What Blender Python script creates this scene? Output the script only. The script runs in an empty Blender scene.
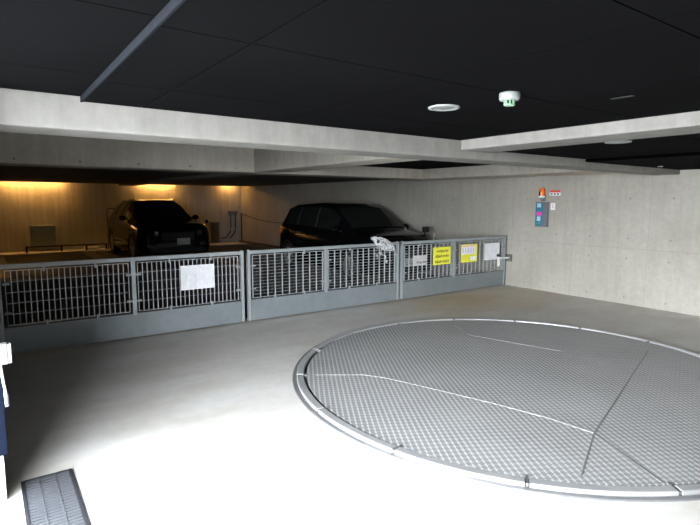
import bpy, bmesh, math, random
from mathutils import Vector, Matrix, noise
random.seed(7)
sc = bpy.context.scene
col = sc.collection
PI = math.pi

# ------------------------------------------------------------------ helpers
def link(name, bm, mat, parent=None, smooth=False, loc=None):
    me = bpy.data.meshes.new(name)
    bmesh.ops.recalc_face_normals(bm, faces=bm.faces[:])
    bm.to_mesh(me); bm.free()
    mats = mat if isinstance(mat, (list, tuple)) else [mat]
    for m in mats: me.materials.append(m)
    if smooth:
        for p in me.polygons: p.use_smooth = True
    o = bpy.data.objects.new(name, me)
    col.objects.link(o)
    if loc: o.location = loc
    if parent: o.parent = parent
    return o

def smooth_angle(o, ang=35):
    me = o.data
    for p in me.polygons: p.use_smooth = True
    bm = bmesh.new(); bm.from_mesh(me)
    for e in bm.edges:
        if len(e.link_faces) == 2 and e.calc_face_angle(0) > math.radians(ang): e.smooth = False
    bm.to_mesh(me); bm.free()
    return o

def box(bm, x0, x1, y0, y1, z0, z1, bev=0, mi=0, rot=None, rc=None):
    r = bmesh.ops.create_cube(bm, size=1)
    vs = r['verts']
    for v in vs:
        v.co = Vector(((x0+x1)/2+v.co.x*(x1-x0), (y0+y1)/2+v.co.y*(y1-y0), (z0+z1)/2+v.co.z*(z1-z0)))
    if rot is not None:
        bmesh.ops.rotate(bm, verts=vs, cent=rc or ((x0+x1)/2, (y0+y1)/2, (z0+z1)/2), matrix=rot)
    fs = list({f for v in vs for f in v.link_faces})
    for f in fs: f.material_index = mi
    if bev:
        es = list({e for v in vs for e in v.link_edges})
        bmesh.ops.bevel(bm, geom=es, offset=bev, segments=2, affect='EDGES', profile=.6)
    return vs

def cyl(bm, p0, p1, r, r2=None, n=16, caps=True):
    p0, p1 = Vector(p0), Vector(p1); d = p1-p0
    M = Matrix.Translation((p0+p1)/2) @ d.to_track_quat('Z', 'Y').to_matrix().to_4x4()
    return bmesh.ops.create_cone(bm, cap_ends=caps, segments=n, radius1=r, radius2=r if r2 is None else r2, depth=d.length, matrix=M)['verts']

def tube(bm, pts, r, n=8):
    pts = [Vector(p) for p in pts]; rings = []
    for i, p in enumerate(pts):
        d = (pts[min(i+1, len(pts)-1)]-pts[max(i-1, 0)]).normalized()
        up = Vector((0, 0, 1)) if abs(d.z) < .95 else Vector((1, 0, 0))
        a = d.cross(up).normalized(); b = d.cross(a)
        rings.append([bm.verts.new(p+r*(math.cos(2*PI*k/n)*a+math.sin(2*PI*k/n)*b)) for k in range(n)])
    for i in range(len(rings)-1):
        for k in range(n):
            bm.faces.new((rings[i][k], rings[i][(k+1) % n], rings[i+1][(k+1) % n], rings[i+1][k]))
    bm.faces.new(rings[0][::-1]); bm.faces.new(rings[-1])

def lathe(bm, prof, c=(0, 0, 0), n=32):
    rings = []
    for r, z in prof:
        if r < 1e-6: rings.append([bm.verts.new((c[0], c[1], c[2]+z))])
        else: rings.append([bm.verts.new((c[0]+r*math.cos(2*PI*k/n), c[1]+r*math.sin(2*PI*k/n), c[2]+z)) for k in range(n)])
    for a, b in zip(rings, rings[1:]):
        for k in range(n):
            q = [a[k % len(a)], a[(k+1) % len(a)], b[(k+1) % len(b)], b[k % len(b)]]
            u = []
            for v in q:
                if v not in u: u.append(v)
            if len(u) > 2: bm.faces.new(u)

def quad_sheet(bm, grid, mi=0, closed=False):
    rows = [[bm.verts.new(p) for p in r] for r in grid]
    for a, b in zip(rows, rows[1:]):
        for k in range(len(a)-1):
            f = bm.faces.new((a[k], a[k+1], b[k+1], b[k])); f.material_index = mi
    return rows

def B(): return bmesh.new()
def thing(name, label, cat, loc=(0, 0, 0), group=None):
    o = bpy.data.objects.new(name, None); col.objects.link(o)
    o.empty_display_size = .1; o.location = loc
    o['label'] = label; o['category'] = cat
    if group: o['group'] = group
    return o
def tag(o, label, cat, group=None):
    o['label'] = label; o['category'] = cat
    if group: o['group'] = group
    return o
def struct(o): o['kind'] = 'structure'; return o
def dup(root, loc, label=None, group=None):
    r = root.copy(); col.objects.link(r); r.location = loc
    if label: r['label'] = label
    if group: r['group'] = group
    for ch in root.children:
        c = ch.copy(); col.objects.link(c); c.parent = r
        for g in ch.children:
            d = g.copy(); col.objects.link(d); d.parent = c
    return r

# ------------------------------------------------------------------ materials
def new_mat(name):
    m = bpy.data.materials.new(name); m.use_nodes = True
    nt = m.node_tree; b = nt.nodes['Principled BSDF']
    return m, nt, b
def N(nt, t, **kw):
    n = nt.nodes.new(t)
    for k, v in kw.items(): setattr(n, k, v)
    return n
def coords(nt, scale=(1, 1, 1), rot=(0, 0, 0)):
    g = N(nt, 'ShaderNodeNewGeometry'); mp = N(nt, 'ShaderNodeMapping')
    mp.inputs['Scale'].default_value = scale; mp.inputs['Rotation'].default_value = rot
    nt.links.new(g.outputs['Position'], mp.inputs['Vector']); return mp.outputs['Vector']
def noise_n(nt, vec, scale, detail=4, rough=.55):
    n = N(nt, 'ShaderNodeTexNoise'); n.inputs['Scale'].default_value = scale
    n.inputs['Detail'].default_value = detail; n.inputs['Roughness'].default_value = rough
    nt.links.new(vec, n.inputs['Vector']); return n.outputs['Fac']
def ramp(nt, fac, stops):
    r = N(nt, 'ShaderNodeValToRGB'); cr = r.color_ramp
    while len(cr.elements) < len(stops): cr.elements.new(.5)
    for e, (p, c) in zip(cr.elements, stops):
        e.position = p; e.color = (c[0], c[1], c[2], 1)
    nt.links.new(fac, r.inputs['Fac']); return r.outputs['Color']
def mix(nt, a, b, fac, mode='MIX'):
    m = N(nt, 'ShaderNodeMix', data_type='RGBA', blend_type=mode)
    for s, i in ((fac, 0), (a, 6), (b, 7)):
        if hasattr(s, 'is_output'): nt.links.new(s, m.inputs[i])
        else: m.inputs[i].default_value = s if i == 0 else (s[0], s[1], s[2], 1)
    return m.outputs[2]
def math_n(nt, op, a, b=None, c=None):
    m = N(nt, 'ShaderNodeMath', operation=op)
    for i, s in enumerate((a, b, c)):
        if s is None: continue
        if hasattr(s, 'is_output'): nt.links.new(s, m.inputs[i])
        else: m.inputs[i].default_value = s
    return m.outputs[0]
def bump(nt, b, h, strength=.2, dist=.01):
    n = N(nt, 'ShaderNodeBump'); n.inputs['Strength'].default_value = strength; n.inputs['Distance'].default_value = dist
    nt.links.new(h, n.inputs['Height']); nt.links.new(n.outputs['Normal'], b.inputs['Normal'])
def plain(name, c, rough=.5, metal=0, var=.08, vscale=12, spec=.5, coat=0):
    m, nt, b = new_mat(name)
    v = noise_n(nt, coords(nt), vscale)
    lo = [x*(1-var) for x in c]; hi = [min(1, x*(1+var)) for x in c]
    nt.links.new(ramp(nt, v, [(.3, lo), (.7, hi)]), b.inputs['Base Color'])
    b.inputs['Roughness'].default_value = rough; b.inputs['Metallic'].default_value = metal
    b.inputs['Specular IOR Level'].default_value = spec
    if coat: b.inputs['Coat Weight'].default_value = coat; b.inputs['Coat Roughness'].default_value = .04
    return m
def emit(name, c, s):
    m, nt, b = new_mat(name)
    b.inputs['Base Color'].default_value = (*c, 1)
    b.inputs['Emission Color'].default_value = (*c, 1); b.inputs['Emission Strength'].default_value = s
    return m

def concrete(name, lo, hi, streak=.0, holes=False, joints=None, rough=.8):
    m, nt, b = new_mat(name)
    co = coords(nt)
    n1 = noise_n(nt, co, 1.1, 6, .6); n2 = noise_n(nt, co, 14, 5, .65)
    c = ramp(nt, n1, [(.3, lo), (.7, hi)])
    c = mix(nt, c, ramp(nt, n2, [(.35, (.84, .84, .84)), (.65, (1.04, 1.04, 1.04))]), .5, 'MULTIPLY')
    if streak:
        st = noise_n(nt, coords(nt, (3.2, 3.2, .22)), 3.0, 5, .6)
        c = mix(nt, c, ramp(nt, st, [(.32, (.6, .59, .56)), (.62, (1.06, 1.06, 1.06))]), streak, 'MULTIPLY')
    h = n2
    if holes:
        g = N(nt, 'ShaderNodeNewGeometry'); s = N(nt, 'ShaderNodeSeparateXYZ'); nt.links.new(g.outputs['Position'], s.inputs[0])
        yy = math_n(nt, 'MULTIPLY', math_n(nt, 'SUBTRACT', math_n(nt, 'FRACT', math_n(nt, 'DIVIDE', math_n(nt, 'SUBTRACT', s.outputs[holes[0]], holes[1]), .613)), .5), .613)
        mask = None
        for z in (.105, .72, 1.036, 1.653):
            dz = math_n(nt, 'SUBTRACT', s.outputs['Z'], z)
            d = math_n(nt, 'SQRT', math_n(nt, 'ADD', math_n(nt, 'MULTIPLY', dz, dz), math_n(nt, 'MULTIPLY', yy, yy)))
            k = math_n(nt, 'LESS_THAN', d, .017)
            mask = k if mask is None else math_n(nt, 'MAXIMUM', mask, k)
        c = mix(nt, c, (.17, .165, .15), math_n(nt, 'MULTIPLY', mask, .5))
        zj = math_n(nt, 'LESS_THAN', math_n(nt, 'ABSOLUTE', math_n(nt, 'SUBTRACT', s.outputs['Z'], .878)), .004)
        yj = math_n(nt, 'MULTIPLY', math_n(nt, 'SUBTRACT', math_n(nt, 'FRACT', math_n(nt, 'DIVIDE', math_n(nt, 'SUBTRACT', s.outputs[holes[0]], holes[2]), 1.226)), .5), 1.226)
        yj = math_n(nt, 'LESS_THAN', math_n(nt, 'ABSOLUTE', yj), .004)
        jj = math_n(nt, 'MAXIMUM', zj, yj)
        c = mix(nt, c, (.2, .2, .18), math_n(nt, 'MULTIPLY', jj, .4))
    nt.links.new(c, b.inputs['Base Color']); b.inputs['Roughness'].default_value = rough
    b.inputs['Specular IOR Level'].default_value = .3
    bump(nt, b, h, .25, .004)
    return m

M = {}
M['wall'] = concrete('wall_concrete', (.365, .341, .293), (.46, .431, .378), .2, holes=('Y', 3.36-.3065, 3.67-.613))
M['wallx'] = concrete('back_wall_concrete', (.42, .41, .37), (.54, .53, .48), .55, holes=('X', .2, .5))
M['beam'] = concrete('beam_concrete', (.218, .204, .186), (.285, .268, .245), .3)
M['plug'] = concrete('plug_mortar', (.2, .195, .18), (.28, .275, .25))
M['beam2'] = concrete('inner_beam_concrete', (.50, .45, .39), (.61, .56, .48), .3)
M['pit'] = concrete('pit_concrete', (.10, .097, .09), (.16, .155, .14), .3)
M['ground'] = concrete('outside_concrete', (.34, .34, .33), (.44, .44, .42))
M['leftwall'] = plain('dark_coated_wall', (.035, .04, .055), .6)

def floor_mat():
    m, nt, b = new_mat('floor_concrete')
    co = coords(nt)
    n1 = noise_n(nt, co, .8, 6, .6); n2 = noise_n(nt, co, 9, 6, .7); n3 = noise_n(nt, coords(nt, (.6, 1.6, 1), (0, 0, .3)), 1.6, 5, .6)
    c = ramp(nt, n1, [(.3, (.58, .555, .515)), (.7, (.69, .67, .64))])
    c = mix(nt, c, ramp(nt, n3, [(.38, (.90, .88, .83)), (.6, (1.04, 1.04, 1.04))]), .7, 'MULTIPLY')
    c = mix(nt, c, ramp(nt, n2, [(.35, (.82, .82, .82)), (.65, (1.04, 1.04, 1.04))]), .5, 'MULTIPLY')
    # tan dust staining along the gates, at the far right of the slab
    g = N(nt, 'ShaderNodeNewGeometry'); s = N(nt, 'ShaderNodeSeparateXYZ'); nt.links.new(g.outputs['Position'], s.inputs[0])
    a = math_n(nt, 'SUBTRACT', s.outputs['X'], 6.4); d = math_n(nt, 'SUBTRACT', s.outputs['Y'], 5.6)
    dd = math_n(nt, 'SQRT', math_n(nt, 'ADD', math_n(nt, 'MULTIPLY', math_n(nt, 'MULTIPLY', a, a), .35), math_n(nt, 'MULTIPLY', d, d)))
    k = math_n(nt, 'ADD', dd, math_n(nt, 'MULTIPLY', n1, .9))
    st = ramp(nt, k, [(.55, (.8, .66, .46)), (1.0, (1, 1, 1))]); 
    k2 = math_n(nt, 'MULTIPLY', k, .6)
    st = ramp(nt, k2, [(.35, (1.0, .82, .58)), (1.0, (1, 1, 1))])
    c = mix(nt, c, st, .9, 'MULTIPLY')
    nt.links.new(c, b.inputs['Base Color'])
    nt.links.new(ramp(nt, n2, [(.3, (.5,)*3), (.7, (.7,)*3)]), b.inputs['Roughness'])
    b.inputs['Specular IOR Level'].default_value = .35
    bump(nt, b, n2, .2, .004)
    return m
M['floor'] = floor_mat()

def panel_mat():
    m, nt, b = new_mat('black_ceiling_board')
    n2 = noise_n(nt, coords(nt), 220, 2, .5); n1 = noise_n(nt, coords(nt), 1.5, 3)
    nt.links.new(ramp(nt, n1, [(.3, (.0036, .0034, .0037)), (.7, (.0047, .0045, .0049))]), b.inputs['Base Color'])
    b.inputs['Roughness'].default_value = 1; b.inputs['Specular IOR Level'].default_value = .03
    bump(nt, b, n2, .3, .003)
    return m
M['black'] = panel_mat()
M['groove'] = plain('ceiling_joint', (.0015, .0015, .0018), .9, spec=.0)
M['step'] = plain('ceiling_step_trim', (.013, .0145, .018), .8, spec=.05)

def galv(name, c, rough=.5, metal=.6, sc_=26):
    m, nt, b = new_mat(name)
    v = N(nt, 'ShaderNodeTexVoronoi'); v.inputs['Scale'].default_value = sc_
    nt.links.new(coords(nt), v.inputs['Vector'])
    n1 = noise_n(nt, coords(nt), 3, 5)
    cc = ramp(nt, v.outputs['Distance'], [(.1, [x*.96 for x in c]), (.8, [x*1.04 for x in c])])
    cc = mix(nt, cc, ramp(nt, n1, [(.35, (.88, .89, .9)), (.65, (1.05, 1.05, 1.05))]), .7, 'MULTIPLY')
    nt.links.new(cc, b.inputs['Base Color'])
    nt.links.new(ramp(nt, n1, [(.3, (rough-.08,)*3), (.7, (rough+.1,)*3)]), b.inputs['Roughness'])
    b.inputs['Metallic'].default_value = metal
    return m
M['galv'] = galv('galvanised_steel', (.36, .39, .40), .5, .35)
M['mesh'] = galv('grating_steel', (.50, .51, .52), .45, .35)
M['sheet'] = galv('galvanised_sheet', (.235, .262, .272), .5, .35, 12)
M['ring'] = galv('turntable_ring_steel', (.62, .62, .62), .35, .6)
M['ringo'] = galv('turntable_outer_steel', (.20, .20, .20), .5, .4)
M['seamd'] = plain('worn_seam', (.19, .19, .185), .6, .2)
M['seaml'] = plain('bright_seam', (.42, .42, .41), .5, .2)
M['darksteel'] = plain('dark_steel', (.035, .035, .04), .5, .4)
M['rail'] = plain('guide_rail_paint', (.004, .006, .014), .8, .0, spec=.05)
M['deckdark'] = plain('pallet_steel', (.06, .053, .04), .6, .1, var=.25)
M['brownrail'] = plain('rusty_brown_steel', (.12, .05, .03), .6, .1)
M['white'] = plain('white_plastic', (.8, .8, .78), .45)
M['offwhite'] = plain('offwhite_plastic', (.27, .28, .27), .45)
M['paper'] = plain('white_board', (.82, .82, .84), .5)
M['yellow'] = plain('yellow_board', (.85, .82, .06), .5, var=.04)
M['ink'] = plain('black_print', (.06, .055, .03), .6)
M['grayink'] = plain('grey_print', (.5, .51, .55), .6)
M['red'] = plain('red_print', (.75, .08, .04), .5)
M['lilac'] = plain('lilac_print', (.62, .5, .72), .5)
M['orangeink'] = plain('orange_print', (.85, .42, .08), .5)
M['green'] = plain('green_plastic', (.12, .45, .22), .5)
M['boxgray'] = plain('grey_cabinet_paint', (.16, .17, .19), .45)
M['cab2'] = plain('pale_grey_cabinet_paint', (.15, .155, .14), .5)
M['teal'] = plain('teal_label', (.03, .20, .30), .4)
M['pink'] = plain('pink_label', (.85, .06, .45), .5)
M['ltblue'] = plain('light_blue_label', (.45, .68, .8), .5)
M['rubber'] = plain('tyre_rubber', (.02, .02, .02), .85)
M['paint'] = plain('black_car_paint', (.004, .004, .005), .14, 0, .02, spec=.35)
M['paint2'] = plain('black_car_paint_b', (.004, .004, .005), .12, 0, .02, spec=.15)
M['trim'] = plain('black_plastic_trim', (.012, .012, .012), .6)
M['pillar'] = plain('pillar_trim_highlight', (.05, .05, .05), .35)  # grey lightened to carry the reflected highlight on the door pillars
M['chrome'] = plain('chrome', (.7, .7, .7), .12, 1.0)
M['alloy'] = plain('alloy_wheel', (.45, .45, .45), .3, .8)
M['plate'] = plain('number_plate_white', (.6, .62, .6), .5)
M['patch'] = concrete('kerb_concrete', (.6, .6, .58), (.75, .75, .73))
def glass_mat(name, c, rough=.05):
    m, nt, b = new_mat(name)
    nt.links.new(ramp(nt, noise_n(nt, coords(nt), 2), [(.3, c), (.7, [x*1.1 for x in c])]), b.inputs['Base Color'])
    b.inputs['Roughness'].default_value = rough; b.inputs['IOR'].default_value = 1.52
    b.inputs['Specular IOR Level'].default_value = .7
    return m
M['glass'] = glass_mat('tinted_car_glass', (.012, .015, .014))
M['lens'] = glass_mat('headlamp_lens', (.05, .05, .052), .08)
M['orange'] = plain('orange_beacon_lens', (.80, .16, .02), .12)
M['lampglass'] = plain('downlight_diffuser', (.24, .25, .24), .35)
M['warm'] = emit('warm_lamp_tube', (1.0, .50, .13), 7)

def bag_mat():
    m, nt, b = new_mat('crumpled_clear_plastic')
    n = noise_n(nt, coords(nt), 28, 5, .7)
    nt.links.new(ramp(nt, n, [(.42, (.22, .23, .24)), (.5, (.92, .92, .94))]), b.inputs['Base Color'])
    b.inputs['Roughness'].default_value = .12; b.inputs['Transmission Weight'].default_value = .25
    bump(nt, b, n, .9, .03)
    return m
M['bag'] = bag_mat()

def deck_mat():
    m, nt, b = new_mat('chequered_steel_plate')
    g = N(nt, 'ShaderNodeNewGeometry')
    def bars(ang, per, wid, per2, off):
        mp = N(nt, 'ShaderNodeMapping'); mp.vector_type = 'POINT'; mp.inputs['Rotation'].default_value = (0, 0, ang)
        nt.links.new(g.outputs['Position'], mp.inputs['Vector'])
        s = N(nt, 'ShaderNodeSeparateXYZ'); nt.links.new(mp.outputs[0], s.inputs[0])
        fx = math_n(nt, 'ABSOLUTE', math_n(nt, 'SUBTRACT', math_n(nt, 'FRACT', math_n(nt, 'DIVIDE', s.outputs[0], per)), .5))
        fy = math_n(nt, 'ABSOLUTE', math_n(nt, 'SUBTRACT', math_n(nt, 'FRACT', math_n(nt, 'ADD', math_n(nt, 'DIVIDE', s.outputs[1], per2), off)), .5))
        return math_n(nt, 'MULTIPLY', math_n(nt, 'LESS_THAN', fx, wid), math_n(nt, 'LESS_THAN', fy, .42))
    a = bars(DECK_A, .040, .17, .05, 0.0); c2 = bars(DECK_A+PI/2, .05, .12, .04, .5)
    h = math_n(nt, 'MAXIMUM', a, math_n(nt, 'MULTIPLY', c2, .3))
    co = coords(nt); n1 = noise_n(nt, co, 1.3, 6, .65); n2 = noise_n(nt, co, 30, 3)
    base = ramp(nt, n1, [(.3, (.25, .25, .25)), (.7, (.34, .34, .335))])
    base = mix(nt, base, (.5, .5, .5), ramp(nt, noise_n(nt, coords(nt, (1, 2.2, 1)), 2.3, 6, .7), [(.6, (0, 0, 0)), (.75, (.5, .5, .5))]))
    c = mix(nt, base, (.66, .66, .65), math_n(nt, 'MULTIPLY', h, .85))
    nt.links.new(c, b.inputs['Base Color'])
    b.inputs['Metallic'].default_value = .2
    nt.links.new(ramp(nt, n2, [(.3, (.42,)*3), (.7, (.6,)*3)]), b.inputs['Roughness'])
    bump(nt, b, h, .6, .004)
    return m
DECK_A = math.radians(30)
M['deck'] = deck_mat()

# ------------------------------------------------------------------ setting
FY = 6.2            # plane of the gates
XW = 8.13           # right wall
YB = 18.7           # back wall
YN = -3.2           # wall behind the camera
PY0, PY1 = 6.42, 12.2   # front pit

bm = B()
box(bm, -.02, XW, YN, PY0, -.25, 0)
box(bm, -.25, XW, 17.95, YB, -.25, 0)
struct(link('floor', bm, M['floor']))
bm = B()
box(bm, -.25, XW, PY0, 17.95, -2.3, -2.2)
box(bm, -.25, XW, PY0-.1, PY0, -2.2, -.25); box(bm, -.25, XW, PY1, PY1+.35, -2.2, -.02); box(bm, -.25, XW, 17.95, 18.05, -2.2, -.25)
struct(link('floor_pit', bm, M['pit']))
bm = B(); box(bm, -30, -.02, -25, 30, -.25, -.03); struct(link('floor_outside', bm, M['ground']))
bm = B(); box(bm, XW, XW+.3, YN, YB+.3, -2.3, 3.0); struct(link('wall_right', bm, M['wall']))
bm = B(); box(bm, -.3, XW, YB, YB+.3, -2.3, 3.0); struct(link('wall_back', bm, M['wallx']))
bm = B(); box(bm, -.3, 0, 3.3, YB, -2.3, 3.0); box(bm, -.3, 0, YN, -.25, -.3, 3.0); struct(link('wall_left', bm, M['leftwall']))  # near stretch behind the camera is unseen, added to narrow the daylight
bm = B(); box(bm, -1.85, -.3, YN-.3, YN, -.3, 7.5); struct(link('added_shade_wall', bm, M['leftwall']))  # unseen wall added outside to block grazing sky light
bm = B(); box(bm, -.3, XW+.3, YN-.3, YN, -.3, 3.0); struct(link('wall_front', bm, M['wallx']))

# beams
def beam(name, *a, bev=.018):
    b_ = B(); box(b_, *a, bev=bev); return struct(link(name, b_, M['beam2' if name in ('trim_3', 'trim_4', 'trim_5') else 'beam']))
beam('trim_1', 0, XW-.002, 3.3, 3.66, 1.99, 2.75)          # long beam over the front of the bays
beam('trim_2', 3.58, 3.99, YN+.002, 3.3, 2.062, 2.75)          # cross beam
beam('trim_3', 3.58, 4.03, 3.66, 7.7, 2.055, 2.75)
beam('trim_4', 0, XW-.002, 7.7, 8.25, 2.045, 2.75)
beam('trim_5', 7.28, XW-.002, 3.66, 7.7, 2.045, 2.75)
beam('trim_6', 3.58, 3.99, 8.25, 17.9, 2.055, 2.118)
# round plugs left by the formwork in the beam face
bm = B()
for k in range(14): 
    x = .29+k*.69
    if abs(x-3.78) > .25 and x < 7.9: cyl(bm, (x, 3.298, 2.062), (x, 3.31, 2.062), .013, n=14)
struct(link('trim_7', bm, M['plug']))
bm = B()
for k in range(13):
    x = .347+k*.735
    if x < 3.4: cyl(bm, (x, 7.698, 2.105), (x, 7.71, 2.105), .016, n=12)
struct(link('trim_8', bm, M['plug']))

# ceilings: rows of black boards with open joints
bm = B()
ZC = 2.15
def boards(x0, x1, y0, y1, z, xs, ys, mi=0):
    X = [x0]+[x for x in xs if x0+.02 < x < x1-.02]+[x1]; Y = [y0]+[y for y in ys if y0+.02 < y < y1-.02]+[y1]
    g = .0035
    for a, b_ in zip(X, X[1:]):
        for c, d in zip(Y, Y[1:]): box(bm, a+g, b_-g, c+g, d-g, z, z+.02, mi=mi)
    box(bm, x0, x1, y0, y1, z+.02, z+.6, mi=1)
xs = [.81+.91*k for k in range(-2, 9)]; ys = [.79+.95*k for k in range(-5, 4)]
boards(.49, 3.58, YN, 3.3, ZC, xs, ys)
boards(-.02, .49, YN, 3.3, 2.177, [], ys)
boards(3.99, 5.67, YN, 3.3, 2.083, xs, ys)
boards(5.67, XW, YN, 3.3, 2.053, xs, ys)
box(bm, .483, .492, YN, 3.3, 2.146, 2.18, mi=2)
box(bm, 5.664, 5.672, YN, 3.3, 2.051, 2.09, mi=1)
# bays over the pits
boards(4.03, 7.28, 3.66, 7.7, 2.235, xs, [4.6, 5.6, 6.6])
struct(link('ceiling', bm, [M['black'], M['groove'], M['step']]))
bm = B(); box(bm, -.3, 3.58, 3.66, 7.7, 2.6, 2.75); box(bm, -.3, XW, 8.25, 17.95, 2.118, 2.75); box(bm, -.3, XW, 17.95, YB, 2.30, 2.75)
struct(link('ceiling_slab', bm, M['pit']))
bm = B(); box(bm, -.3, XW+.3, YN-.3, YB+.3, 2.75, 3.05); struct(link('ceiling_roof', bm, M['ground']))
# roof edge drawn out over the entrance: unseen canopy added to cut high sky light
bm = B(); box(bm, -1.75, -.02, YN, 3.3, 2.15, 2.75); struct(link('added_canopy', bm, M['beam']))
# low kerb along the right wall behind the gates
bm = B(); box(bm, XW-.12, XW, 12.6, YB, 0, .06, bev=.008); struct(link('baseboard_right', bm, M['brownrail']))

# ------------------------------------------------------------------ turntable
TC = Vector((4.035, 2.905, 0)); 
tt = thing('car_turntable', 'large round steel vehicle turntable set in the concrete floor', 'turntable', TC)
def ring(bm, r0, r1, z0, z1, a0=0, a1=360, n=96):
    full = a1-a0 >= 359.9
    k = max(2, int(n*(a1-a0)/360)); st = []
    for i in range(k+(0 if full else 1)):
        a = math.radians(a0+(a1-a0)*i/k); c, s = math.cos(a), math.sin(a)
        st.append([bm.verts.new((r*c, r*s, z)) for r, z in ((r0, z0), (r1, z0), (r1, z1-.006), (r1-.006, z1), (r0+.006, z1), (r0, z1-.006))])
    m_ = len(st)
    for i in range(m_ if full else m_-1):
        A, Bq = st[i], st[(i+1) % m_]
        for j in range(6): bm.faces.new((A[j], A[(j+1) % 6], Bq[(j+1) % 6], Bq[j]))
    if not full: bm.faces.new(st[0]); bm.faces.new(st[-1][::-1])
bm = B(); ring(bm, 2.092, 2.134, .001, .010, n=160); link('outer_ring', bm, M['ringo'], tt)
bm = B(); lathe(bm, [(0, .002), (2.09, .002), (2.09, .005), (0, .005)], n=96); link('pit_shadow_gap', bm, M['darksteel'], tt)
for k in range(16):
    a0 = 15.3+22.5*k
    bm = B(); ring(bm, 2.028, 2.093, .006, .032, a0+.35, a0+22.5-.35, n=192); link('ring_segment', bm, M['ring'], tt)
for k in range(16):
    a = math.radians(15.3+22.5*k)
    bm = B(); box(bm, 1.99, 2.09, -.008, .008, .006, .028, bev=.002); bmesh.ops.rotate(bm, verts=bm.verts[:], cent=(0, 0, 0), matrix=Matrix.Rotation(a, 3, 'Z'))
    link('joint_clip', bm, M['ringo'], tt)
bm = B(); lathe(bm, [(0, .006), (2.0, .006), (2.003, .012), (2.001, .02), (1.995, .022), (0, .022)], n=128)
deck = link('deck', bm, M['deck'], tt)
def seam(pts, w, m, z=.0225, name='weld_seam'):
    bm = B()
    for (x0, y0), (x1, y1) in zip(pts, pts[1:]):
        p0 = Vector((x0, y0, 0))-TC; p1 = Vector((x1, y1, 0))-TC; d = (p1-p0); n_ = Vector((-d.y, d.x, 0)).normalized()*w/2
        vs = [bm.verts.new(q+Vector((0, 0, z))) for q in (p0-n_, p1-n_, p1+n_, p0+n_)]
        f = bm.faces.new(vs); r = bmesh.ops.extrude_face_region(bm, geom=[f]); 
        for v in r['geom']:
            if isinstance(v, bmesh.types.BMVert): v.co.z += .0015
    link(name, bm, m, tt)
seam([(2.84, 3.44), (3.01, 2.97), (3.16, 2.52), (3.28, 2.08), (3.316, 1.756)], .014, M['ring'])
seam([(2.26, 3.55), (2.36, 3.86), (2.718, 3.621), (2.84, 3.44)][1:], .010, M['ring'])
seam([(3.316, 1.756), (3.03, 1.19)], .010, M['ringo'])
seam([(5.68, 2.48), (3.316, 1.756), (2.72, 1.50)], .008, M['seamd'])
seam([(4.82, 4.45), (4.603, 4.002), (4.757, 3.481), (4.90, 3.0)], .008, M['seaml'])

# ------------------------------------------------------------------ drain at the entrance line
dr = thing('drain_grate', 'narrow steel drain grate running along the entrance threshold', 'drain', (.195, 0, 0))
bm = B()
for x0, x1 in ((-.128, -.112), (.112, .128)): box(bm, x0, x1, -3.1, 3.31, .0005, .009)
box(bm, -.128, .128, 3.3, 3.315, .0005, .009)
link('frame', bm, M['darksteel'], dr)
bm = B(); box(bm, -.112, .112, -3.1, 3.3, .0005, .003)
for k in range(214):
    y = 3.285-k*.03; box(bm, -.11, .11, y-.011, y+.011, .003, .0065)
for x in (-.04, .04): box(bm, x-.003, x+.003, -3.1, 3.3, .003, .0075)
link('grating', bm, galv('drain_steel', (.075, .077, .085), .6, .2), dr)

# ------------------------------------------------------------------ jamb fittings at the left
bm = B(); box(bm, -.2, -.001, 3.16, 3.298, 0.0, .235, bev=.006)
tag(link('concrete_kerb', bm, M['patch']), 'white concrete kerb block at the foot of the entrance jamb', 'kerb')
bm = B(); box(bm, -.06, .017, 3.2, 3.296, .237, 2.14); box(bm, -.02, .022, 3.215, 3.235, .237, 2.14); box(bm, -.02, .022, 3.26, 3.28, .237, 2.14)
tag(link('shutter_guide_rail', bm, M['rail']), 'dark blue steel shutter guide rail standing on the entrance kerb', 'rail')
lb = thing('lock_box', 'small pale switch box with conduit fixed on the entrance guide rail', 'box', (0, 3.19, .8))
bm = B(); box(bm, -.03, .052, -.04, .008, -.055, .055, bev=.006); link('housing', bm, M['cab2'], lb)
bm = B(); box(bm, .053, .068, -.038, .004, -.052, .05, bev=.003); link('cover', bm, M['offwhite'], lb)
bm = B(); tube(bm, [(.016, -.015, -.055), (.02, -.015, -.12), (.026, -.013, -.18), (.03, -.01, -.22)], .006); link('conduit', bm, M['white'], lb)
bm = B(); cyl(bm, (.030, -.01, -.215), (.032, -.008, -.29), .010); link('connector', bm, M['boxgray'], lb)

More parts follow.
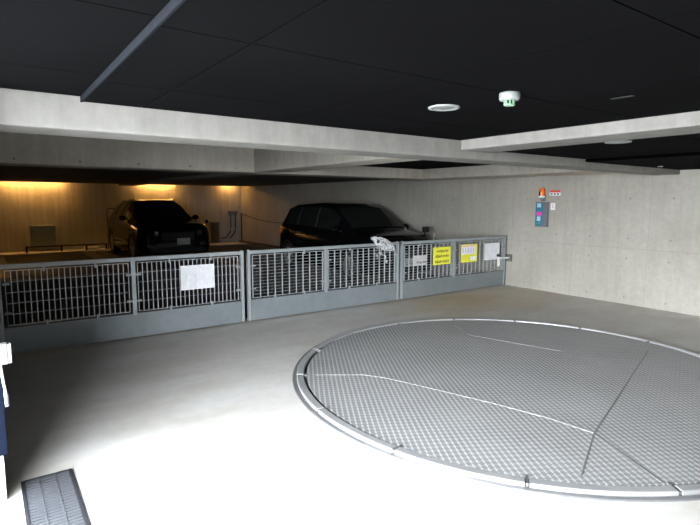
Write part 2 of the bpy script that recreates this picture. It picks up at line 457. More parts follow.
# ------------------------------------------------------------------ gates
def make_gate(x0, x1, nv, nh, label, mid):
    g = thing('mesh_gate', label, 'gate', ((x0+x1)/2, FY, 0), 'steel mesh gates in front of the parking pit')
    c = (x0+x1)/2; a, b_ = x0-c, x1-c; m_ = mid-c
    Z0, ZP, Z1 = .02, .285, .95
    bm = B(); box(bm, a, b_, -.025, .025, Z1-.045, Z1, bev=.004); link('top_rail', bm, M['galv'], g)
    for s0, s1 in ((a, a+.038), (b_-.038, b_)):
        bm = B(); box(bm, s0, s1, -.027, .027, Z0, Z1+.005, bev=.004); link('post', bm, M['galv'], g)
    bm = B(); box(bm, m_-.022, m_+.022, -.03, .02, ZP-.005, Z1-.04, bev=.003); link('middle_post', bm, M['galv'], g)
    bm = B(); box(bm, a+.045, b_-.045, -.02, .012, Z0, ZP, bev=.002)
    box(bm, a+.045, b_-.045, -.028, .018, ZP-.012, ZP+.012); box(bm, a+.045, b_-.045, -.03, -.018, Z0, Z0+.02)
    for x in (m_-.25, m_): box(bm, x-.003, x+.003, -.0215, -.019, Z0+.02, ZP-.012)
    link('lower_panel', bm, M['sheet'], g)
    bm = B()
    za, zb = ZP+.035, Z1-.07
    for s0, s1 in ((a+.075, m_-.05), (m_+.05, b_-.075)):
        for t0, t1, u0, u1 in ((s0, s1, za-.006, za), (s0, s1, zb, zb+.006)): box(bm, t0, t1, -.012, .012, u0, u1)
        for x in (s0, s1): box(bm, x-.003, x+.003, -.012, .012, za, zb)
        n = max(2, round((s1-s0)/nv))
        for k in range(1, n):
            x = s0+(s1-s0)*k/n; box(bm, x-.0035, x+.0035, -.014, .006, za, zb)
        n = max(2, round((zb-za)/nh))
        for k in range(1, n):
            z = za+(zb-za)*k/n; box(bm, s0, s1, -.002, .008, z-.0028, z+.0028, mi=1)
    link('grating', bm, [M['mesh'], M['galv']], g)
    for s0, s1 in ((a+.05, m_-.022), (m_+.022, b_-.05)):
        for z in (ZP+.16, Z1-.2):
            for xa, xb in ((s0, s0+.06), (s1-.06, s1)):
                bm = B(); box(bm, xa, xb, -.034, -.012, z-.012, z+.012, bev=.003); link('clip', bm, M['galv'], g)
        for f in (.3, .7):
            x = s0+(s1-s0)*f
            for z0, z1 in ((ZP+.01, ZP+.055), (Z1-.09, Z1-.045)):
                bm = B(); box(bm, x-.011, x+.011, -.032, -.012, z0, z1, bev=.002); link('clip', bm, M['galv'], g)
    for x in (a+.025, b_-.025):
        bm = B(); cyl(bm, (x, 0, Z1), (x, 0, Z1+.012), .012, n=12); link('cap', bm, M['galv'], g)
    return g
make_gate(.05, 2.705, .054, .105, 'long mesh gate with upright bars below the black off-roader, landscape white notice on it', 1.35)
make_gate(2.76, 5.365, .105, .0425, 'square mesh gate between the two others, plastic bag hanging on its top rail', 3.98)
make_gate(5.42, 8.03, .103, .0425, 'square mesh gate carrying four notices, beside the concrete side wall', 6.63)
# wheel tracks of the gates on the floor are hidden; latch at the wall
lt = thing('gate_latch', 'white sliding bolt joining the last gate to the concrete wall', 'latch', (7.9, FY-.045, .5))
bm = B(); box(bm, -.115, -.07, -.02, .02, -.11, .06, bev=.004); link('upright_plate', bm, M['white'], lt)
bm = B(); cyl(bm, (-.1, -.01, .045), (.19, -.01, .035), .017); link('bolt', bm, M['white'], lt)
bm = B(); box(bm, -.155, -.095, -.03, .01, .075, .125, bev=.006); link('knob', bm, M['darksteel'], lt)
bm = B(); box(bm, .185, .228, -.06, .08, -.035, .10, bev=.006); link('wall_bracket', bm, M['cab2'], lt)

# ------------------------------------------------------------------ notices on the gates
def glyph(bm, x, z, s, y, rnd, mi=0, dens=5, t=.045):
    for _ in range(dens):
        if rnd.random() < .5:
            zz = z+s*rnd.choice((.08, .3, .5, .7, .92)); x0 = x+s*rnd.uniform(0, .3); x1 = x+s*rnd.uniform(.6, .95)
            box(bm, x0, x1, y-.0012, y, zz-s*t, zz+s*t, mi=mi)
        else:
            xx = x+s*rnd.choice((.12, .35, .5, .65, .88)); z0 = z+s*rnd.uniform(0, .35); z1 = z+s*rnd.uniform(.6, 1)
            box(bm, xx-s*t, xx+s*t, y-.0012, y, z0, z1, mi=mi)
def notice(name, label, x0, x1, z0, z1, mat):
    s = thing(name, label, 'sign', ((x0+x1)/2, FY-.043, (z0+z1)/2), None)
    w, h = (x1-x0)/2, (z1-z0)/2
    bm = B(); box(bm, -w, w, -.003, .003, -h, h, bev=.0015); link('board', bm, mat, s)
    for x in (-w+.012, w-.012):
        for z in (-h+.012, h-.012):
            bm = B(); cyl(bm, (x, -.0045, z), (x, .038, z), .004, n=8); link('cable_tie', bm, M['white'], s)
    return s, w, h
R_ = random.Random(3)
s, w, h = notice('notice_board', 'landscape white notice of faint grey text tied to the gate below the off-roader', 1.88, 2.30, .515, .815, M['paper'])
bm = B()
for r in range(9):
    z = h-.04-r*.028
    for k in range(17): 
        if R_.random() < .86: glyph(bm, -w+.025+k*.0102, z-.011, .009, -.003, R_, dens=3)
for r in range(8):
    z = h-.03-r*.03
    for k in range(16):
        if R_.random() < .8: glyph(bm, .02+k*.0105, z-.011, .009, -.003, R_, dens=3)
link('lettering', bm, M['grayink'], s)
s, w, h = notice('warning_sign', 'bright yellow sign with three lines of black writing on the end gate', 6.10, 6.52, .527, .827, M['yellow'])
bm = B()
for r, (n, x0) in enumerate(((7, -.13), (8, -.16), (8, -.165))):
    for k in range(n):
        glyph(bm, x0+k*.041, h-.09-r*.088, .042, -.003, R_, dens=8 if k < 3 else 5, t=.08)
link('lettering', bm, M['ink'], s)
s, w, h = notice('instruction_sign', 'white instruction sign with yellow lower half and border on the end gate', 6.78, 7.20, .525, .843, M['yellow'])
bm = B(); box(bm, -w+.015, w-.05, -.0038, -.003, -.02, h-.015, mi=0)
box(bm, .03, w-.03, -.0038, -.003, -h+.03, -.06, mi=0)
for k in range(9): box(bm, -w+.02+k*.038, -w+.045+k*.038, -.0046, -.0038, h-.045, h-.02, mi=1)
for k in range(5): box(bm, -w+.03+k*.068, -w+.06+k*.068, -.0046, -.0038, .01, h-.06, mi=2)
link('panel', bm, [M['paper'], M['orangeink'], M['lilac']], s)
bm = B()
for k in range(7): glyph(bm, -w+.03+k*.022, -.06, .018, -.0038, R_, dens=4)
for k in range(7): glyph(bm, -w+.03+k*.022, -.10, .018, -.0038, R_, dens=4)
link('lettering', bm, M['orangeink'], s)
s, w, h = notice('notice_board', 'plain white text notice nearest the wall on the end gate', 7.405, 7.82, .527, .835, M['paper'])
bm = B()
for r in range(11):
    for k in range(20):
        if R_.random() < .8: glyph(bm, -w+.03+k*.018, h-.045-r*.024, .014, -.003, R_, dens=3)
link('lettering', bm, M['grayink'], s)
s, w, h = notice('name_plate', 'small grey-white plate with dark marks, left of the yellow sign', 5.665, 5.96, .548, .712, plain('pale_grey_plate', (.52, .53, .5), .5))
bm = B()
for k in range(5): glyph(bm, -.09+k*.044, -.055, .045, -.003, R_, dens=7, t=.09)
link('lettering', bm, M['boxgray'], s)

# ------------------------------------------------------------------ plastic bag over the gate
def bag():
    g = thing('plastic_bag', 'crumpled clear plastic bag draped over the middle gate rail', 'bag', (5.0, FY-.06, .93))
    bm = B()
    bmesh.ops.create_icosphere(bm, subdivisions=5, radius=1)
    for v in bm.verts:
        p = v.co.copy()
        t = p.x                                     # runs along the bag
        wth = .075+.035*math.sin((t+1)*1.4)
        f = 1+.34*noise.noise(p*2.6)+.20*noise.noise(p*6+Vector((3, 1, 2)))+.08*noise.noise(p*14)
        q = Vector((p.x*.245, p.y*.05*f, .74*p.z*wth*f*(.8+.45*(t+1)/2)))
        if t < -.55: q.z += .012
        q.z += -.36*q.x+.012
        v.co = q
    o = link('film', bm, M['bag'], g, smooth=False)
    bm = B()
    bmesh.ops.create_uvsphere(bm, u_segments=12, v_segments=8, radius=.022)
    for v in bm.verts: v.co = Vector((v.co.x*1.2-.135, v.co.y*.6-.048, v.co.z*1.3+.055))
    link('opening', bm, M['darksteel'], g)
    for (x, z, a, b_) in ((-.045, -.135, .034, .018), (.05, -.20, .012, .03), (.075, -.27, .02, .02)):
        bm = B()
        bmesh.ops.create_icosphere(bm, subdivisions=3, radius=1)
        for v in bm.verts:
            f = 1+.4*noise.noise(v.co*2.5+Vector((x*9, 0, z*9)))
            v.co = Vector((x+v.co.x*a*f, .0+v.co.y*.012*f, z+v.co.z*b_*f))
        link('loose_flap', bm, M['bag'], g)
    bm = B(); tube(bm, [(-.03, 0, -.05), (-.04, 0, -.1), (-.03, 0, -.14), (.03, 0, -.17), (.05, 0, -.2), (.07, 0, -.27)], .003, 6)
    link('string', bm, M['white'], g)
bag()

# ------------------------------------------------------------------ wall control box, beacon and signs
cb = thing('control_box', 'grey control box with teal panel mounted on the concrete wall', 'control box', (XW, 5.475, 1.372))
bm = B(); box(bm, -.07, 0, -.115, .115, -.22, .22, bev=.006); link('housing', bm, M['boxgray'], cb)
bm = B(); box(bm, -.078, -.07, -.03, .10, -.20, .20, bev=.002); link('control_panel', bm, M['teal'], cb)
bm = B(); box(bm, -.081, -.078, .0, .075, .125, .195); link('label_plate', bm, M['ltblue'], cb)['label'] = 'pale label at the top of the panel'
bm = B(); box(bm, -.082, -.078, -.02, .08, -.02, .045); link('label_plate', bm, M['pink'], cb)['label'] = 'bright pink label'
bm = B(); box(bm, -.081, -.078, .0, .07, -.115, -.035); link('label_plate', bm, M['ltblue'], cb)['label'] = 'light blue label under the pink one'
for y in (.015, .06):
    bm = B(); cyl(bm, (-.088, y, -.155), (-.077, y, -.155), .012, n=14); link('push_button', bm, M['green'], cb)
bc = thing('warning_beacon', 'orange rotating warning lamp above the control box', 'lamp', (XW, 5.47, 1.68))
bm = B(); box(bm, -.11, -.0005, -.02, .02, -.04, -.015, bev=.003); box(bm, -.012, -.0005, -.03, .03, -.07, .05); cyl(bm, (-.07, 0, -.085), (-.07, 0, -.015), .008); link('bracket', bm, M['boxgray'], bc)
bm = B(); lathe(bm, [(0, -.015), (.052, -.015), (.055, .0), (.052, .02), (0, .02)], c=(-.07, 0, 0)); link('base', bm, M['white'], bc)
bm = B(); lathe(bm, [(.047, .02), (.05, .04), (.05, .11), (.045, .14), (.03, .158), (0, .165)], c=(-.07, 0, 0)); link('dome', bm, M['orange'], bc, True)
bm = B(); box(bm, -.128, -.118, .0, .03, .03, .1); link('dome_glint', bm, M['chrome'], bc)  # bright reflection on the dome, modelled as a chrome strip
ws = thing('wall_sign', 'small white wall sign with a red header beside the beacon', 'sign', (XW, 5.26, 1.75))
bm = B(); box(bm, -.004, -.0005, -.104, .104, -.045, .045); link('board', bm, M['paper'], ws)
bm = B(); box(bm, -.0055, -.004, -.104, .104, .008, .045); link('header', bm, M['red'], ws)
bm = B()
for k in range(3): box(bm, -.0055, -.004, .05-k*.062, .085-k*.062, -.032, -.004); 
link('lettering', bm, M['ink'], ws)
ws = thing('paper_notice', 'small white paper notice on the wall beside the control box', 'notice', (XW, 5.29, 1.515))
bm = B(); box(bm, -.003, 0, -.043, .043, -.06, .06); link('sheet', bm, M['paper'], ws)
bm = B(); box(bm, -.0045, -.003, -.008, .008, -.03, .04); link('print', bm, plain('pink_print', (.7, .3, .35)), ws)

# ------------------------------------------------------------------ things on the ceiling
def downlight(x, y, z, r, label):
    d = thing('downlight', label, 'ceiling light', (x, y, z), 'round ceiling downlights')
    bm = B(); lathe(bm, [(r*.72, -.001), (r*.8, -.012), (r, -.008), (r, -.0005)], n=40); link('trim_ring', bm, M['offwhite'], d, True)
    bm = B(); lathe(bm, [(0, -.004), (r*.73, -.006), (r*.76, -.0005)], n=40); link('diffuser', bm, M['lampglass'], d, True)
    return d
downlight(2.245, 2.205, ZC, .093, 'round white downlight beside the smoke detector')
downlight(4.20, 2.18, 2.083, .098, 'round white downlight partly behind the cross beam')
downlight(7.05, 3.1, 2.053, .032, 'faint small downlight nearest the concrete wall')
bm = B(); box(bm, 2.79-.012, 2.79+.012, 1.38, 1.50, ZC-.004, ZC-.0005); 
tag(link('ceiling_slot_plate', bm, plain('dull_plate', (.009, .010, .009), .6)), 'thin dull slot plate on the black ceiling near the cross beam', 'ceiling plate')
sd = thing('smoke_detector', 'white smoke detector with green tinted base on black ceiling', 'smoke detector', (2.225, 1.725, ZC))
bm = B(); lathe(bm, [(0, -.0005), (.05, -.0005), (.0525, -.01), (.052, -.03), (.046, -.038), (0, -.038)], n=40); link('base', bm, M['offwhite'], sd, True)
bm = B(); lathe(bm, [(0, -.038), (.014, -.038), (.014, -.058), (0, -.058)], n=20); link('sensor', bm, M['darksteel'], sd, True)
bm = B()
for k in range(8):
    a = 2*PI*k/8; cyl(bm, (.024*math.cos(a), .024*math.sin(a), -.038), (.024*math.cos(a), .024*math.sin(a), -.06), .004, n=6)
lathe(bm, [(0, -.06), (.029, -.058), (.027, -.064), (0, -.065)], n=24)
link('cage', bm, plain('pale_green_plastic', (.25, .42, .27), .5), sd)

# warm lamps under the slab near the back wall
def batten(x, y, rot, l, label):
    t = thing('batten_lamp', label, 'ceiling light', (x, y, 2.30), 'warm lamps along the back wall')
    t.rotation_euler = (0, 0, rot)
    bm = B(); box(bm, -l/2-.05, l/2+.05, -.05, .05, -.06, -.0005, bev=.008); link('housing', bm, M['white'], t)
    bm = B(); cyl(bm, (-l/2, 0, -.085), (l/2, 0, -.085), .018, n=12); link('tube', bm, M['warm'], t)
batten(1.25, 18.48, 0, 1.7, 'warm batten lamp over the empty bay')
batten(4.95, 18.5, 0, 1.2, 'warm batten lamp behind the off-roader')
batten(7.6, 18.5, 0, .45, 'warm batten lamp in the back corner')

# ------------------------------------------------------------------ pit furniture
def pallet(x0, x1, y0, y1, z, label):
    g = thing('parking_pallet', label, 'pallet', ((x0+x1)/2, (y0+y1)/2, z), 'steel parking pallets')
    w, l = (x1-x0)/2, (y1-y0)/2
    bm = B(); box(bm, -w, w, -l, l, -.06, -.012)
    n = int(2*l/.12)
    for k in range(n): y = -l+.06+k*.12; box(bm, -w+.3, w-.3, y-.02, y+.02, -.012, 0)
    link('deck', bm, M['deckdark'], g)
    for s_ in (-1, 1):
        bm = B(); box(bm, s_*w if s_ < 0 else w-.06, w if s_ > 0 else -w+.06, -l, l, -.012, 0, bev=.003); link('side_rail', bm, M['deckdark'], g)
    for sx in (-1, 1):
        for sy in (-1, 1):
            bm = B(); box(bm, sx*(w-.2)-.07, sx*(w-.2)+.07, sy*(l-.25)-.07, sy*(l-.25)+.07, -2.2-z, -.06); link('support_leg', bm, M['deckdark'], g)
    return g
pallet(5.45, 7.98, 6.62, 11.9, -.02, 'ribbed steel pallet under the hatchback')
pallet(2.8, 5.35, 12.75, 17.8, -.02, 'ribbed steel pallet under the off-roader')
pallet(.1, 2.7, 12.75, 17.8, -.02, 'empty ribbed steel pallet before the back wall cabinet')
pallet(5.45, 7.98, 12.75, 17.8, -.02, 'empty steel pallet behind the hatchback')

wc = thing('wall_cabinet', 'plain grey cabinet on the back wall of the empty bay', 'cabinet', (1.46, YB, .45))
bm = B(); box(bm, -.34, .34, -.18, -.0005, -.33, .36, bev=.01); link('body', bm, plain('grey_green_paint', (.30, .36, .34), .5), wc)
bm = B(); box(bm, -.33, .33, -.19, -.181, -.32, .35, bev=.004); link('door', bm, plain('grey_green_paint', (.30, .36, .34), .5), wc)
gp = thing('meter_box', 'pale box on the back wall just past the off-roader', 'cabinet', (7.0, YB, .42))
bm = B(); box(bm, -.17, .17, -.16, -.0005, -.4, .38, bev=.01); link('body', bm, M['cab2'], gp)
bm = B(); box(bm, -.16, .16, -.168, -.161, -.39, .37, bev=.004); link('door', bm, M['cab2'], gp)
jb = thing('junction_box', 'small junction box with two curved cables near the back corner', 'junction box', (7.76, YB, 1.1))
bm = B(); box(bm, -.17, .17, -.12, -.0005, -.05, .1, bev=.01); link('housing', bm, M['boxgray'], jb)
for x, e in ((-.09, -.42), (.1, -.26)):
    bm = B(); tube(bm, [(x, -.06, -.05), (x, -.06, -.5), (x-.03, -.06, -.68), (x-.12, -.06, -.82), (x-.20, -.06, -.9), (x+e, -.06, -.93)], .022)
    link('cable', bm, M['darksteel'], jb)
bf = thing('steel_frame', 'thin brown steel hoop standing left of the off-roader', 'frame', (3.5, 17.98, 0))
bm = B()
tube(bm, [(-.28, 0, 0), (-.28, 0, 1.3), (-.25, 0, 1.33), (.35, 0, 1.33), (.38, 0, 1.3), (.38, 0, 0)], .02)
link('hoop', bm, M['brownrail'], bf)
gr = thing('low_guard_rail', 'low dark guard rail in front of the wall cabinet', 'rail', (2.0, 18.2, 0))
bm = B(); box(bm, -1.05, 1.2, -.02, .02, .16, .2)
link('bar', bm, M['darksteel'], gr)
for x in (-1.03, -.1, .6, 1.18):
    bm = B(); box(bm, x-.025, x+.025, -.025, .025, 0, .2); link('post', bm, M['darksteel'], gr)
bm = B(); box(bm, 2.55, 3.0, 18.3, 18.55, 0, .09, bev=.03)
tag(link('wheel_stop_block', bm, M['patch']), 'low pale concrete block on the floor near the hoop', 'block')
cp = thing('chain_post', 'slim dark post in the back corner with a chain along the wall', 'post', (8.02, 18.45, 0))
bm = B(); cyl(bm, (0, 0, 0), (0, 0, 1.13), .025, n=12); cyl(bm, (0, 0, 0), (0, 0, .01), .07, n=16); link('pole', bm, M['darksteel'], cp)
bm = B(); tube(bm, [(0, -5.8*t, 1.1-.95*t*(1-t)) for t in [i/16 for i in range(17)]], .014, 6); link('chain', bm, M['darksteel'], cp)
bm = B(); cyl(bm, (0, -5.8, 0), (0, -5.8, 1.13), .025, n=12); link('pole', bm, M['darksteel'], cp)

# ------------------------------------------------------------------ cars
def lerp_table(tab, s):
    for (a, va), (b_, vb) in zip(tab, tab[1:]):
        if s <= b_:
            t = (s-a)/(b_-a) if b_ > a else 0; t = max(0, min(1, t)); return va+(vb-va)*t
    return tab[-1][1]
def make_car(name, label, loc, L, W, top, belt, wtop, wbody, zlow, wheels, wr, glass, mat, extras):
    """local x across, y = distance back from the nose, z up"""
    car = thing(name, label, 'car', loc)
    T = lambda s: lerp_table(top, s); Bt = lambda s: lerp_table(belt, s)
    WT = lambda s: lerp_table(wtop, s)*W/2; WB = lambda s: lerp_table(wbody, s)*W/2
    def sec(s):
        zl = zlow
        for cy in wheels:
            d = abs(s-cy); R = wr+.06
            if d < R: zl = max(zl, wr+math.sqrt(R*R-d*d)*.95)
        w, wt, zb, zt = WB(s), WT(s), Bt(s), T(s)
        zl = min(zl, zb-.12)
        return [(0, zlow), (w*.62, zlow), (w*.66, zl), (w*.95, zl), (w, zl+.05 if zl > zlow else zl+.12), (w*1.0, (zl+zb)/2+.05), (w*.975, zb-.05), (w*.94, zb),
                (w*.94+(wt-w*.94)*.5, zb+(zt-zb)*.52), (wt, zb+(zt-zb)*.90), (wt*.86, zb+(zt-zb)*.985), (wt*.45, zt+.008), (0, zt+.012)]
    n = 88
    bm = B(); rows = []
    for i in range(n+1):
        s = L*i/n; q = sec(s)
        full = [(x, z) for x, z in q]+[(-x, z) for x, z in q[-2:0:-1]]
        rows.append([bm.verts.new((x, s, z)) for x, z in full])
    m_ = len(rows[0])
    for a, b_ in zip(rows, rows[1:]):
        for k in range(m_): bm.faces.new((a[k], a[(k+1) % m_], b_[(k+1) % m_], b_[k]))
    bm.faces.new(rows[0]); bm.faces.new(rows[-1][::-1])
    o = link('body', bm, mat, car); smooth_angle(o, 50)
    def P(s, k, side, off=.006):       # k: fractional index along the section
        q = sec(s); i = int(k); f = k-i
        a = q[i]; b_ = q[min(i+1, len(q)-1)]
        x, z = a[0]+(b_[0]-a[0])*f, a[1]+(b_[1]-a[1])*f
        return Vector((side*(x+off), s, z+off*.6))
    # windscreen and rear window
    for nm, s0, s1 in (('windscreen', *glass['front']), ('rear_window', *glass['rear'])):
        bm = B(); g = []
        for i in range(9):
            s = s0+(s1-s0)*i/8; row = []
            ks = [9.3, 9.8, 10.5, 11, 11.5, 12]
            pts = [P(s, k, 1) for k in ks]; row = [Vector((-p.x, p.y, p.z)) for p in pts]+pts[::-1][1:]
            g.append([Vector((p.x*.97, p.y, p.z+.012)) for p in row])
        quad_sheet(bm, g); link(nm, bm, M['glass'], car, True)
    for side in (-1, 1):
        for s0, s1 in glass['side']:
            bm = B(); g = []
            for i in range(7):
                s = s0+(s1-s0)*i/6
                g.append([P(s, k, side, .008) for k in (7.12, 7.5, 8, 8.5, 8.86)])
            quad_sheet(bm, g); link('side_window', bm, M['glass'], car, True)
    # wheels
    for cy in wheels:
        for side in (-1, 1):
            xo = side*(W/2-.015); xi = side*(W/2-.225); a = PI/2
            bm = B()
            def wl(prof):
                rings = []
                nn = 36
                for r, x in prof: rings.append([bm.verts.new((x, cy+r*math.cos(2*PI*k/nn), wr+r*math.sin(2*PI*k/nn))) for k in range(nn)])
                for A, C in zip(rings, rings[1:]):
                    for k in range(nn): bm.faces.new((A[k], A[(k+1) % nn], C[(k+1) % nn], C[k]))
                return rings
            wl([(wr*.66, xi), (wr*.93, xi), (wr, xi+side*.02), (wr, xo-side*.025), (wr*.94, xo), (wr*.68, xo-side*.005), (wr*.66, xo-side*.02), (wr*.66, xi)])
            t = link('wheel', bm, M['rubber'], car); smooth_angle(t, 40)
            bm = B()
            wl([(wr*.67, xo-side*.006), (wr*.62, xo-side*.002), (wr*.60, xo-side*.03), (wr*.6, xi+side*.03)])
            wl([(wr*.13, xo-side*.03), (wr*.12, xo-side*.004), (.001, xo-side*.002)])
            for k in range(5):
                for da in (-.13, .13):
                    aa = 2*PI*k/5+.3
                    p0 = Vector((xo-side*.02, cy+wr*.08*math.cos(aa), wr+wr*.08*math.sin(aa))); p1 = Vector((xo-side*.012, cy+wr*.62*math.cos(aa+da), wr+wr*.62*math.sin(aa+da)))
                    cyl(bm, p0, p1, .017, .013, n=8)
            link('rim', bm, M['alloy'], t)
            bm = B(); wl([(.001, xo-side*.07), (wr*.6, xo-side*.07), (wr*.6, xo-side*.075)]); link('brake_disc', bm, M['trim'], t)
            # dark liner of the arch
            bm = B(); pts = []
            for r, w_ in ((wr+.055, 0), (wr+.085, 0)):
                pts.append([Vector((side*(WB(max(.02, min(L-.02, cy+r*math.cos(t_))))*1.0+.006), cy+r*math.cos(t_), wr+r*math.sin(t_)*.95)) for t_ in [PI*i/20 for i in range(21)]])
            quad_sheet(bm, pts)
            r_ = bmesh.ops.extrude_face_region(bm, geom=bm.faces[:])
            for v in r_['geom']:
                if isinstance(v, bmesh.types.BMVert): v.co.x -= side*.03
            link('arch_trim', bm, M['trim'], car)
    # front face items
    zf = extras['face']
    for side in (-1, 1):
        x0, x1, z0, z1, sl = extras['lamp']
        bm = B(); g = []
        for i in range(7):
            f = i/6; x = x0+(x1-x0)*f
            g.append([Vector((side*x, extras['lampy'](x)-.012, z0+(z1-z0)*j/4+sl*f)) for j in range(5)])
        quad_sheet(bm, g); h_ = link('headlamp', bm, M['lens'], car, True)
        so = h_.modifiers.new('s', 'SOLIDIFY'); so.thickness = .03; so.offset = 0
        # door mirrors
        mx, ms, mz = extras['mirror']
        bm = B(); bmesh.ops.create_uvsphere(bm, u_segments=16, v_segments=10, radius=1)
        for v in bm.verts: v.co = Vector((side*(mx+.02)+v.co.x*.10, ms+v.co.y*.055, mz+v.co.z*.07))
        mm = link('door_mirror', bm, mat, car, True)
        bm = B(); cyl(bm, (side*(mx-.14), ms, mz-.04), (side*mx, ms, mz-.02), .02, n=8); link('mirror_arm', bm, M['trim'], mm)
        # handles
        for s in extras['handles']:
            p = P(s, 6.0, side, .01); bm = B(); box(bm, p.x-.012, p.x+.012, s-.08, s+.08, p.z-.1, p.z-.075, bev=.006); link('door_handle', bm, extras.get('hm', M['trim']), car)
    gx, gz0, gz1 = extras['grille']
    bm = B()
    box(bm, -gx, gx, -.02, .02, gz0, gz1, bev=.008)
    k = int((gz1-gz0)/.04)
    for i in range(1, k): box(bm, -gx+.02, gx-.02, -.032, -.018, gz0+i*.04-.006, gz0+i*.04+.006, mi=1)
    link('grille', bm, [M['trim'], M['darksteel']], car)
    bm = B(); box(bm, -W*.36, W*.36, -.015, .02, zlow+.04, zlow+.14, bev=.01); link('lower_intake', bm, M['trim'], car)
    px, pz = extras['plate']
    bm = B(); box(bm, px-.165, px+.165, -.052, -.03, pz-.0825, pz+.0825, bev=.003); pl = link('number_plate', bm, M['plate'], car)
    bm = B(); rr = random.Random(len(name))
    for i in range(4): glyph(bm, px-.13+i*.068, pz-.06, .06, -.052, rr, dens=6)
    for i in range(5): glyph(bm, px-.09+i*.036, pz+.03, .03, -.052, rr, dens=4)
    link('plate_digits', bm, M['boxgray'], pl)
    return car, P, T, Bt
DF = -.02
# off-roader, rear row
c1, P1, T1, B1 = make_car('black_suv', 'large black off-roader facing out, parked before the lit back wall', (4.07, 13.4, DF), 4.4, 1.94,
    top=[(0, .86), (.05, .93), (.25, 1.0), (.9, 1.06), (1.15, 1.10), (1.85, 1.53), (2.1, 1.61), (2.7, 1.635), (3.7, 1.60), (4.1, 1.53), (4.33, 1.12), (4.4, .9)],
    belt=[(0, .80), (.1, .86), (.5, .95), (1.2, 1.03), (3.8, 1.09), (4.3, 1.05), (4.4, .84)],
    wtop=[(0, .70), (.5, .80), (1.1, .80), (1.9, .64), (2.3, .64), (3.8, .62), (4.2, .62), (4.4, .72)],
    wbody=[(0, .80), (.12, .90), (.35, .98), (.7, 1.0), (3.6, 1.0), (4.15, .97), (4.4, .84)],
    zlow=.24, wheels=(.88, 3.52), wr=.345,
    glass=dict(front=(1.2, 1.83), rear=(4.12, 4.32), side=((1.75, 2.4), (2.5, 3.2), (3.3, 3.75))), mat=M['paint'],
    extras=dict(face=0, lamp=(.48, .80, .70, .84, .02), lampy=lambda x: max(0, (x-.55))*.5-.005, mirror=(.99, 1.62, 1.13), handles=(2.3, 3.1), grille=(.42, .58, .80), plate=(.12, .56)))
for s_ in (-1, 1):
    bm = B(); tube(bm, [(s_*.56, 2.1, 1.60), (s_*.56, 2.2, 1.645), (s_*.56, 3.5, 1.63), (s_*.56, 3.6, 1.59)], .014); link('roof_rail', bm, M['chrome'], c1)
    bm = B(); box(bm, s_*.973-.005, s_*.973+.005, 1.5, 3.0, .5, .53); link('side_moulding', bm, M['chrome'], c1)
for s_ in (-1, 1):
    bm = B(); cyl(bm, (s_*.60, -.03, .48), (s_*.60, .03, .48), .05, n=20); link('fog_lamp', bm, M['lens'], c1)
bm = B(); cyl(bm, (.88, .42, .93), (.90, .42, 1.02), .012); bmesh.ops.create_uvsphere(bm, u_segments=14, v_segments=8, radius=1, matrix=Matrix.Translation((.91, .40, 1.05)) @ Matrix.Diagonal((.055, .04, .045, 1)))
link('fender_mirror', bm, M['paint'], c1)
# hatchback, front row
c2, P2, T2, B2 = make_car('black_hatchback', 'low black hatchback parked close behind the gates by the concrete wall', (6.75, 7.55, DF), 3.95, 1.74,
    top=[(0, .74), (.05, .85), (.2, .93), (.75, 1.01), (.82, 1.03), (1.5, 1.47), (1.8, 1.55), (2.4, 1.57), (3.3, 1.53), (3.6, 1.46), (3.88, 1.08), (3.95, .8)],
    belt=[(0, .68), (.1, .80), (.5, .90), (1.0, .96), (3.3, 1.04), (3.8, 1.04), (3.95, .76)],
    wtop=[(0, .70), (.4, .84), (.78, .86), (1.5, .76), (2.0, .75), (3.4, .72), (3.8, .72), (3.95, .76)],
    wbody=[(0, .78), (.12, .9), (.3, .97), (.6, 1.0), (3.2, 1.0), (3.75, .95), (3.95, .84)],
    zlow=.20, wheels=(.78, 3.3), wr=.31,
    glass=dict(front=(.86, 1.48), rear=(3.62, 3.86), side=((1.25, 2.05), (2.15, 2.85), (2.95, 3.45))), mat=M['paint2'],
    extras=dict(face=0, lamp=(.46, .76, .60, .72, .05), lampy=lambda x: max(0, (x-.55))*.35-.005, mirror=(.93, 1.12, 1.04), handles=(2.0, 2.8), grille=(.38, .48, .62), plate=(0, .42)))
for s_ in (-1, 1):
    for q0, q1 in ((2.07, 2.13), (2.87, 2.93)):
        bm = B(); quad_sheet(bm, [[P2(q, k, s_, .010) for k in (7.12, 7.5, 8, 8.5, 8.86)] for q in (q0, q1)])
        link('door_pillar', bm, M['pillar'], c2)
bm = B(); cyl(bm, (.77, .30, .84), (.77, .30, 1.0), .014); box(bm, .71, .86, .26, .33, .97, 1.09, bev=.02)
link('fender_mirror', bm, M['trim'], c2)
bm = B(); cyl(bm, (.80, .10, .72), (.84, .08, .96), .006); link('corner_pole', bm, M['white'], c2)
for s_ in (-1, 1):
    bm = B(); g = [[Vector((s_*(.80-.01*j), 3.8+.03*j+.0, .78+.05*i)) for j in range(4)] for i in range(5)]
    quad_sheet(bm, g); q = link('tail_lamp', bm, M['red'], c2); so = q.modifiers.new('s', 'SOLIDIFY'); so.thickness = .04
    bm = B(); box(bm, s_*.872-.004, s_*.872+.004, 2.5, 3.1, .9, .925); link('window_moulding', bm, M['chrome'], c2)

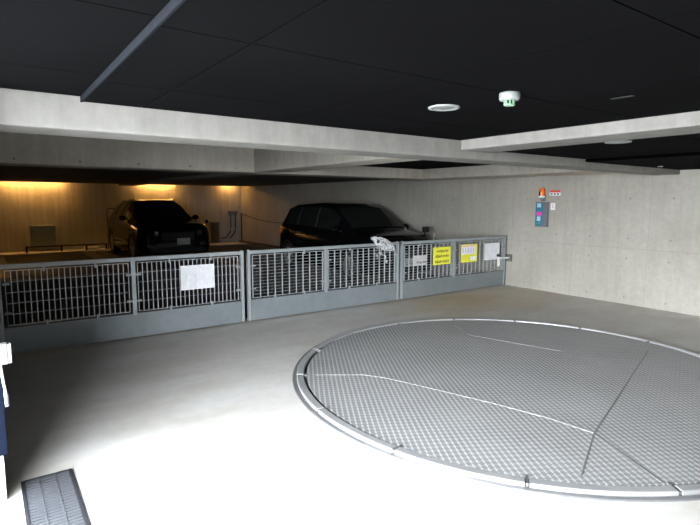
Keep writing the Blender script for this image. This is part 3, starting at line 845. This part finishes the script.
# ------------------------------------------------------------------ light
w = bpy.data.worlds.new('daylight'); sc.world = w; w.use_nodes = True
nt = w.node_tree; bg = nt.nodes['Background']
tcn = nt.nodes.new('ShaderNodeTexCoord'); sep = nt.nodes.new('ShaderNodeSeparateXYZ'); nt.links.new(tcn.outputs['Generated'], sep.inputs[0])
cr = nt.nodes.new('ShaderNodeValToRGB'); nt.links.new(sep.outputs['Z'], cr.inputs[0])
cr.color_ramp.elements[0].position = .2; cr.color_ramp.elements[0].color = (.885, .94, 1, 1)
cr.color_ramp.elements[1].position = .75; cr.color_ramp.elements[1].color = (.30, .345, .40, 1)
nt.links.new(cr.outputs[0], bg.inputs[0]); bg.inputs[1].default_value = 6.0
# light portal filling the entrance opening (guides sampling of the sky only)
pd = bpy.data.lights.new('entrance_portal', 'AREA'); pd.shape = 'RECTANGLE'; pd.size = 2.15; pd.size_y = 6.4; pd.cycles.is_portal = True
po = bpy.data.objects.new('entrance_portal', pd); col.objects.link(po); po.location = (-.05, .05, 1.08)
po.rotation_euler = Matrix(((0, 0, -1), (0, 1, 0), (1, 0, 0))).to_euler()

# ------------------------------------------------------------------ camera
f, pitch, yaw, roll, hc = 511.9, .11984, .61885, .003539, 1.6
cp_, sp_, cy_, sy_ = math.cos(pitch), math.sin(pitch), math.cos(yaw), math.sin(yaw)
F = Vector((sy_*cp_, cy_*cp_, -sp_)); Rr = Vector((cy_, -sy_, 0)); U = Rr.cross(F)
R2 = math.cos(roll)*Rr+math.sin(roll)*U; U2 = -math.sin(roll)*Rr+math.cos(roll)*U
cd = bpy.data.cameras.new('camera'); cam = bpy.data.objects.new('camera', cd); col.objects.link(cam)
mw = Matrix((R2, U2, -F)).transposed().to_4x4(); mw.translation = (0, 0, hc); cam.matrix_world = mw
cd.sensor_width = 36; cd.lens = f*36/700; cd.clip_start = .05
sc.camera = cam
vs = sc.view_settings; vs.view_transform = 'Standard'; vs.look = 'None'; vs.gamma = 1; vs.exposure = 3.5; vs.use_curve_mapping = False
sc.cycles.max_bounces = 16; sc.cycles.diffuse_bounces = 10
try: sc.cycles.use_denoising = True
except Exception: pass
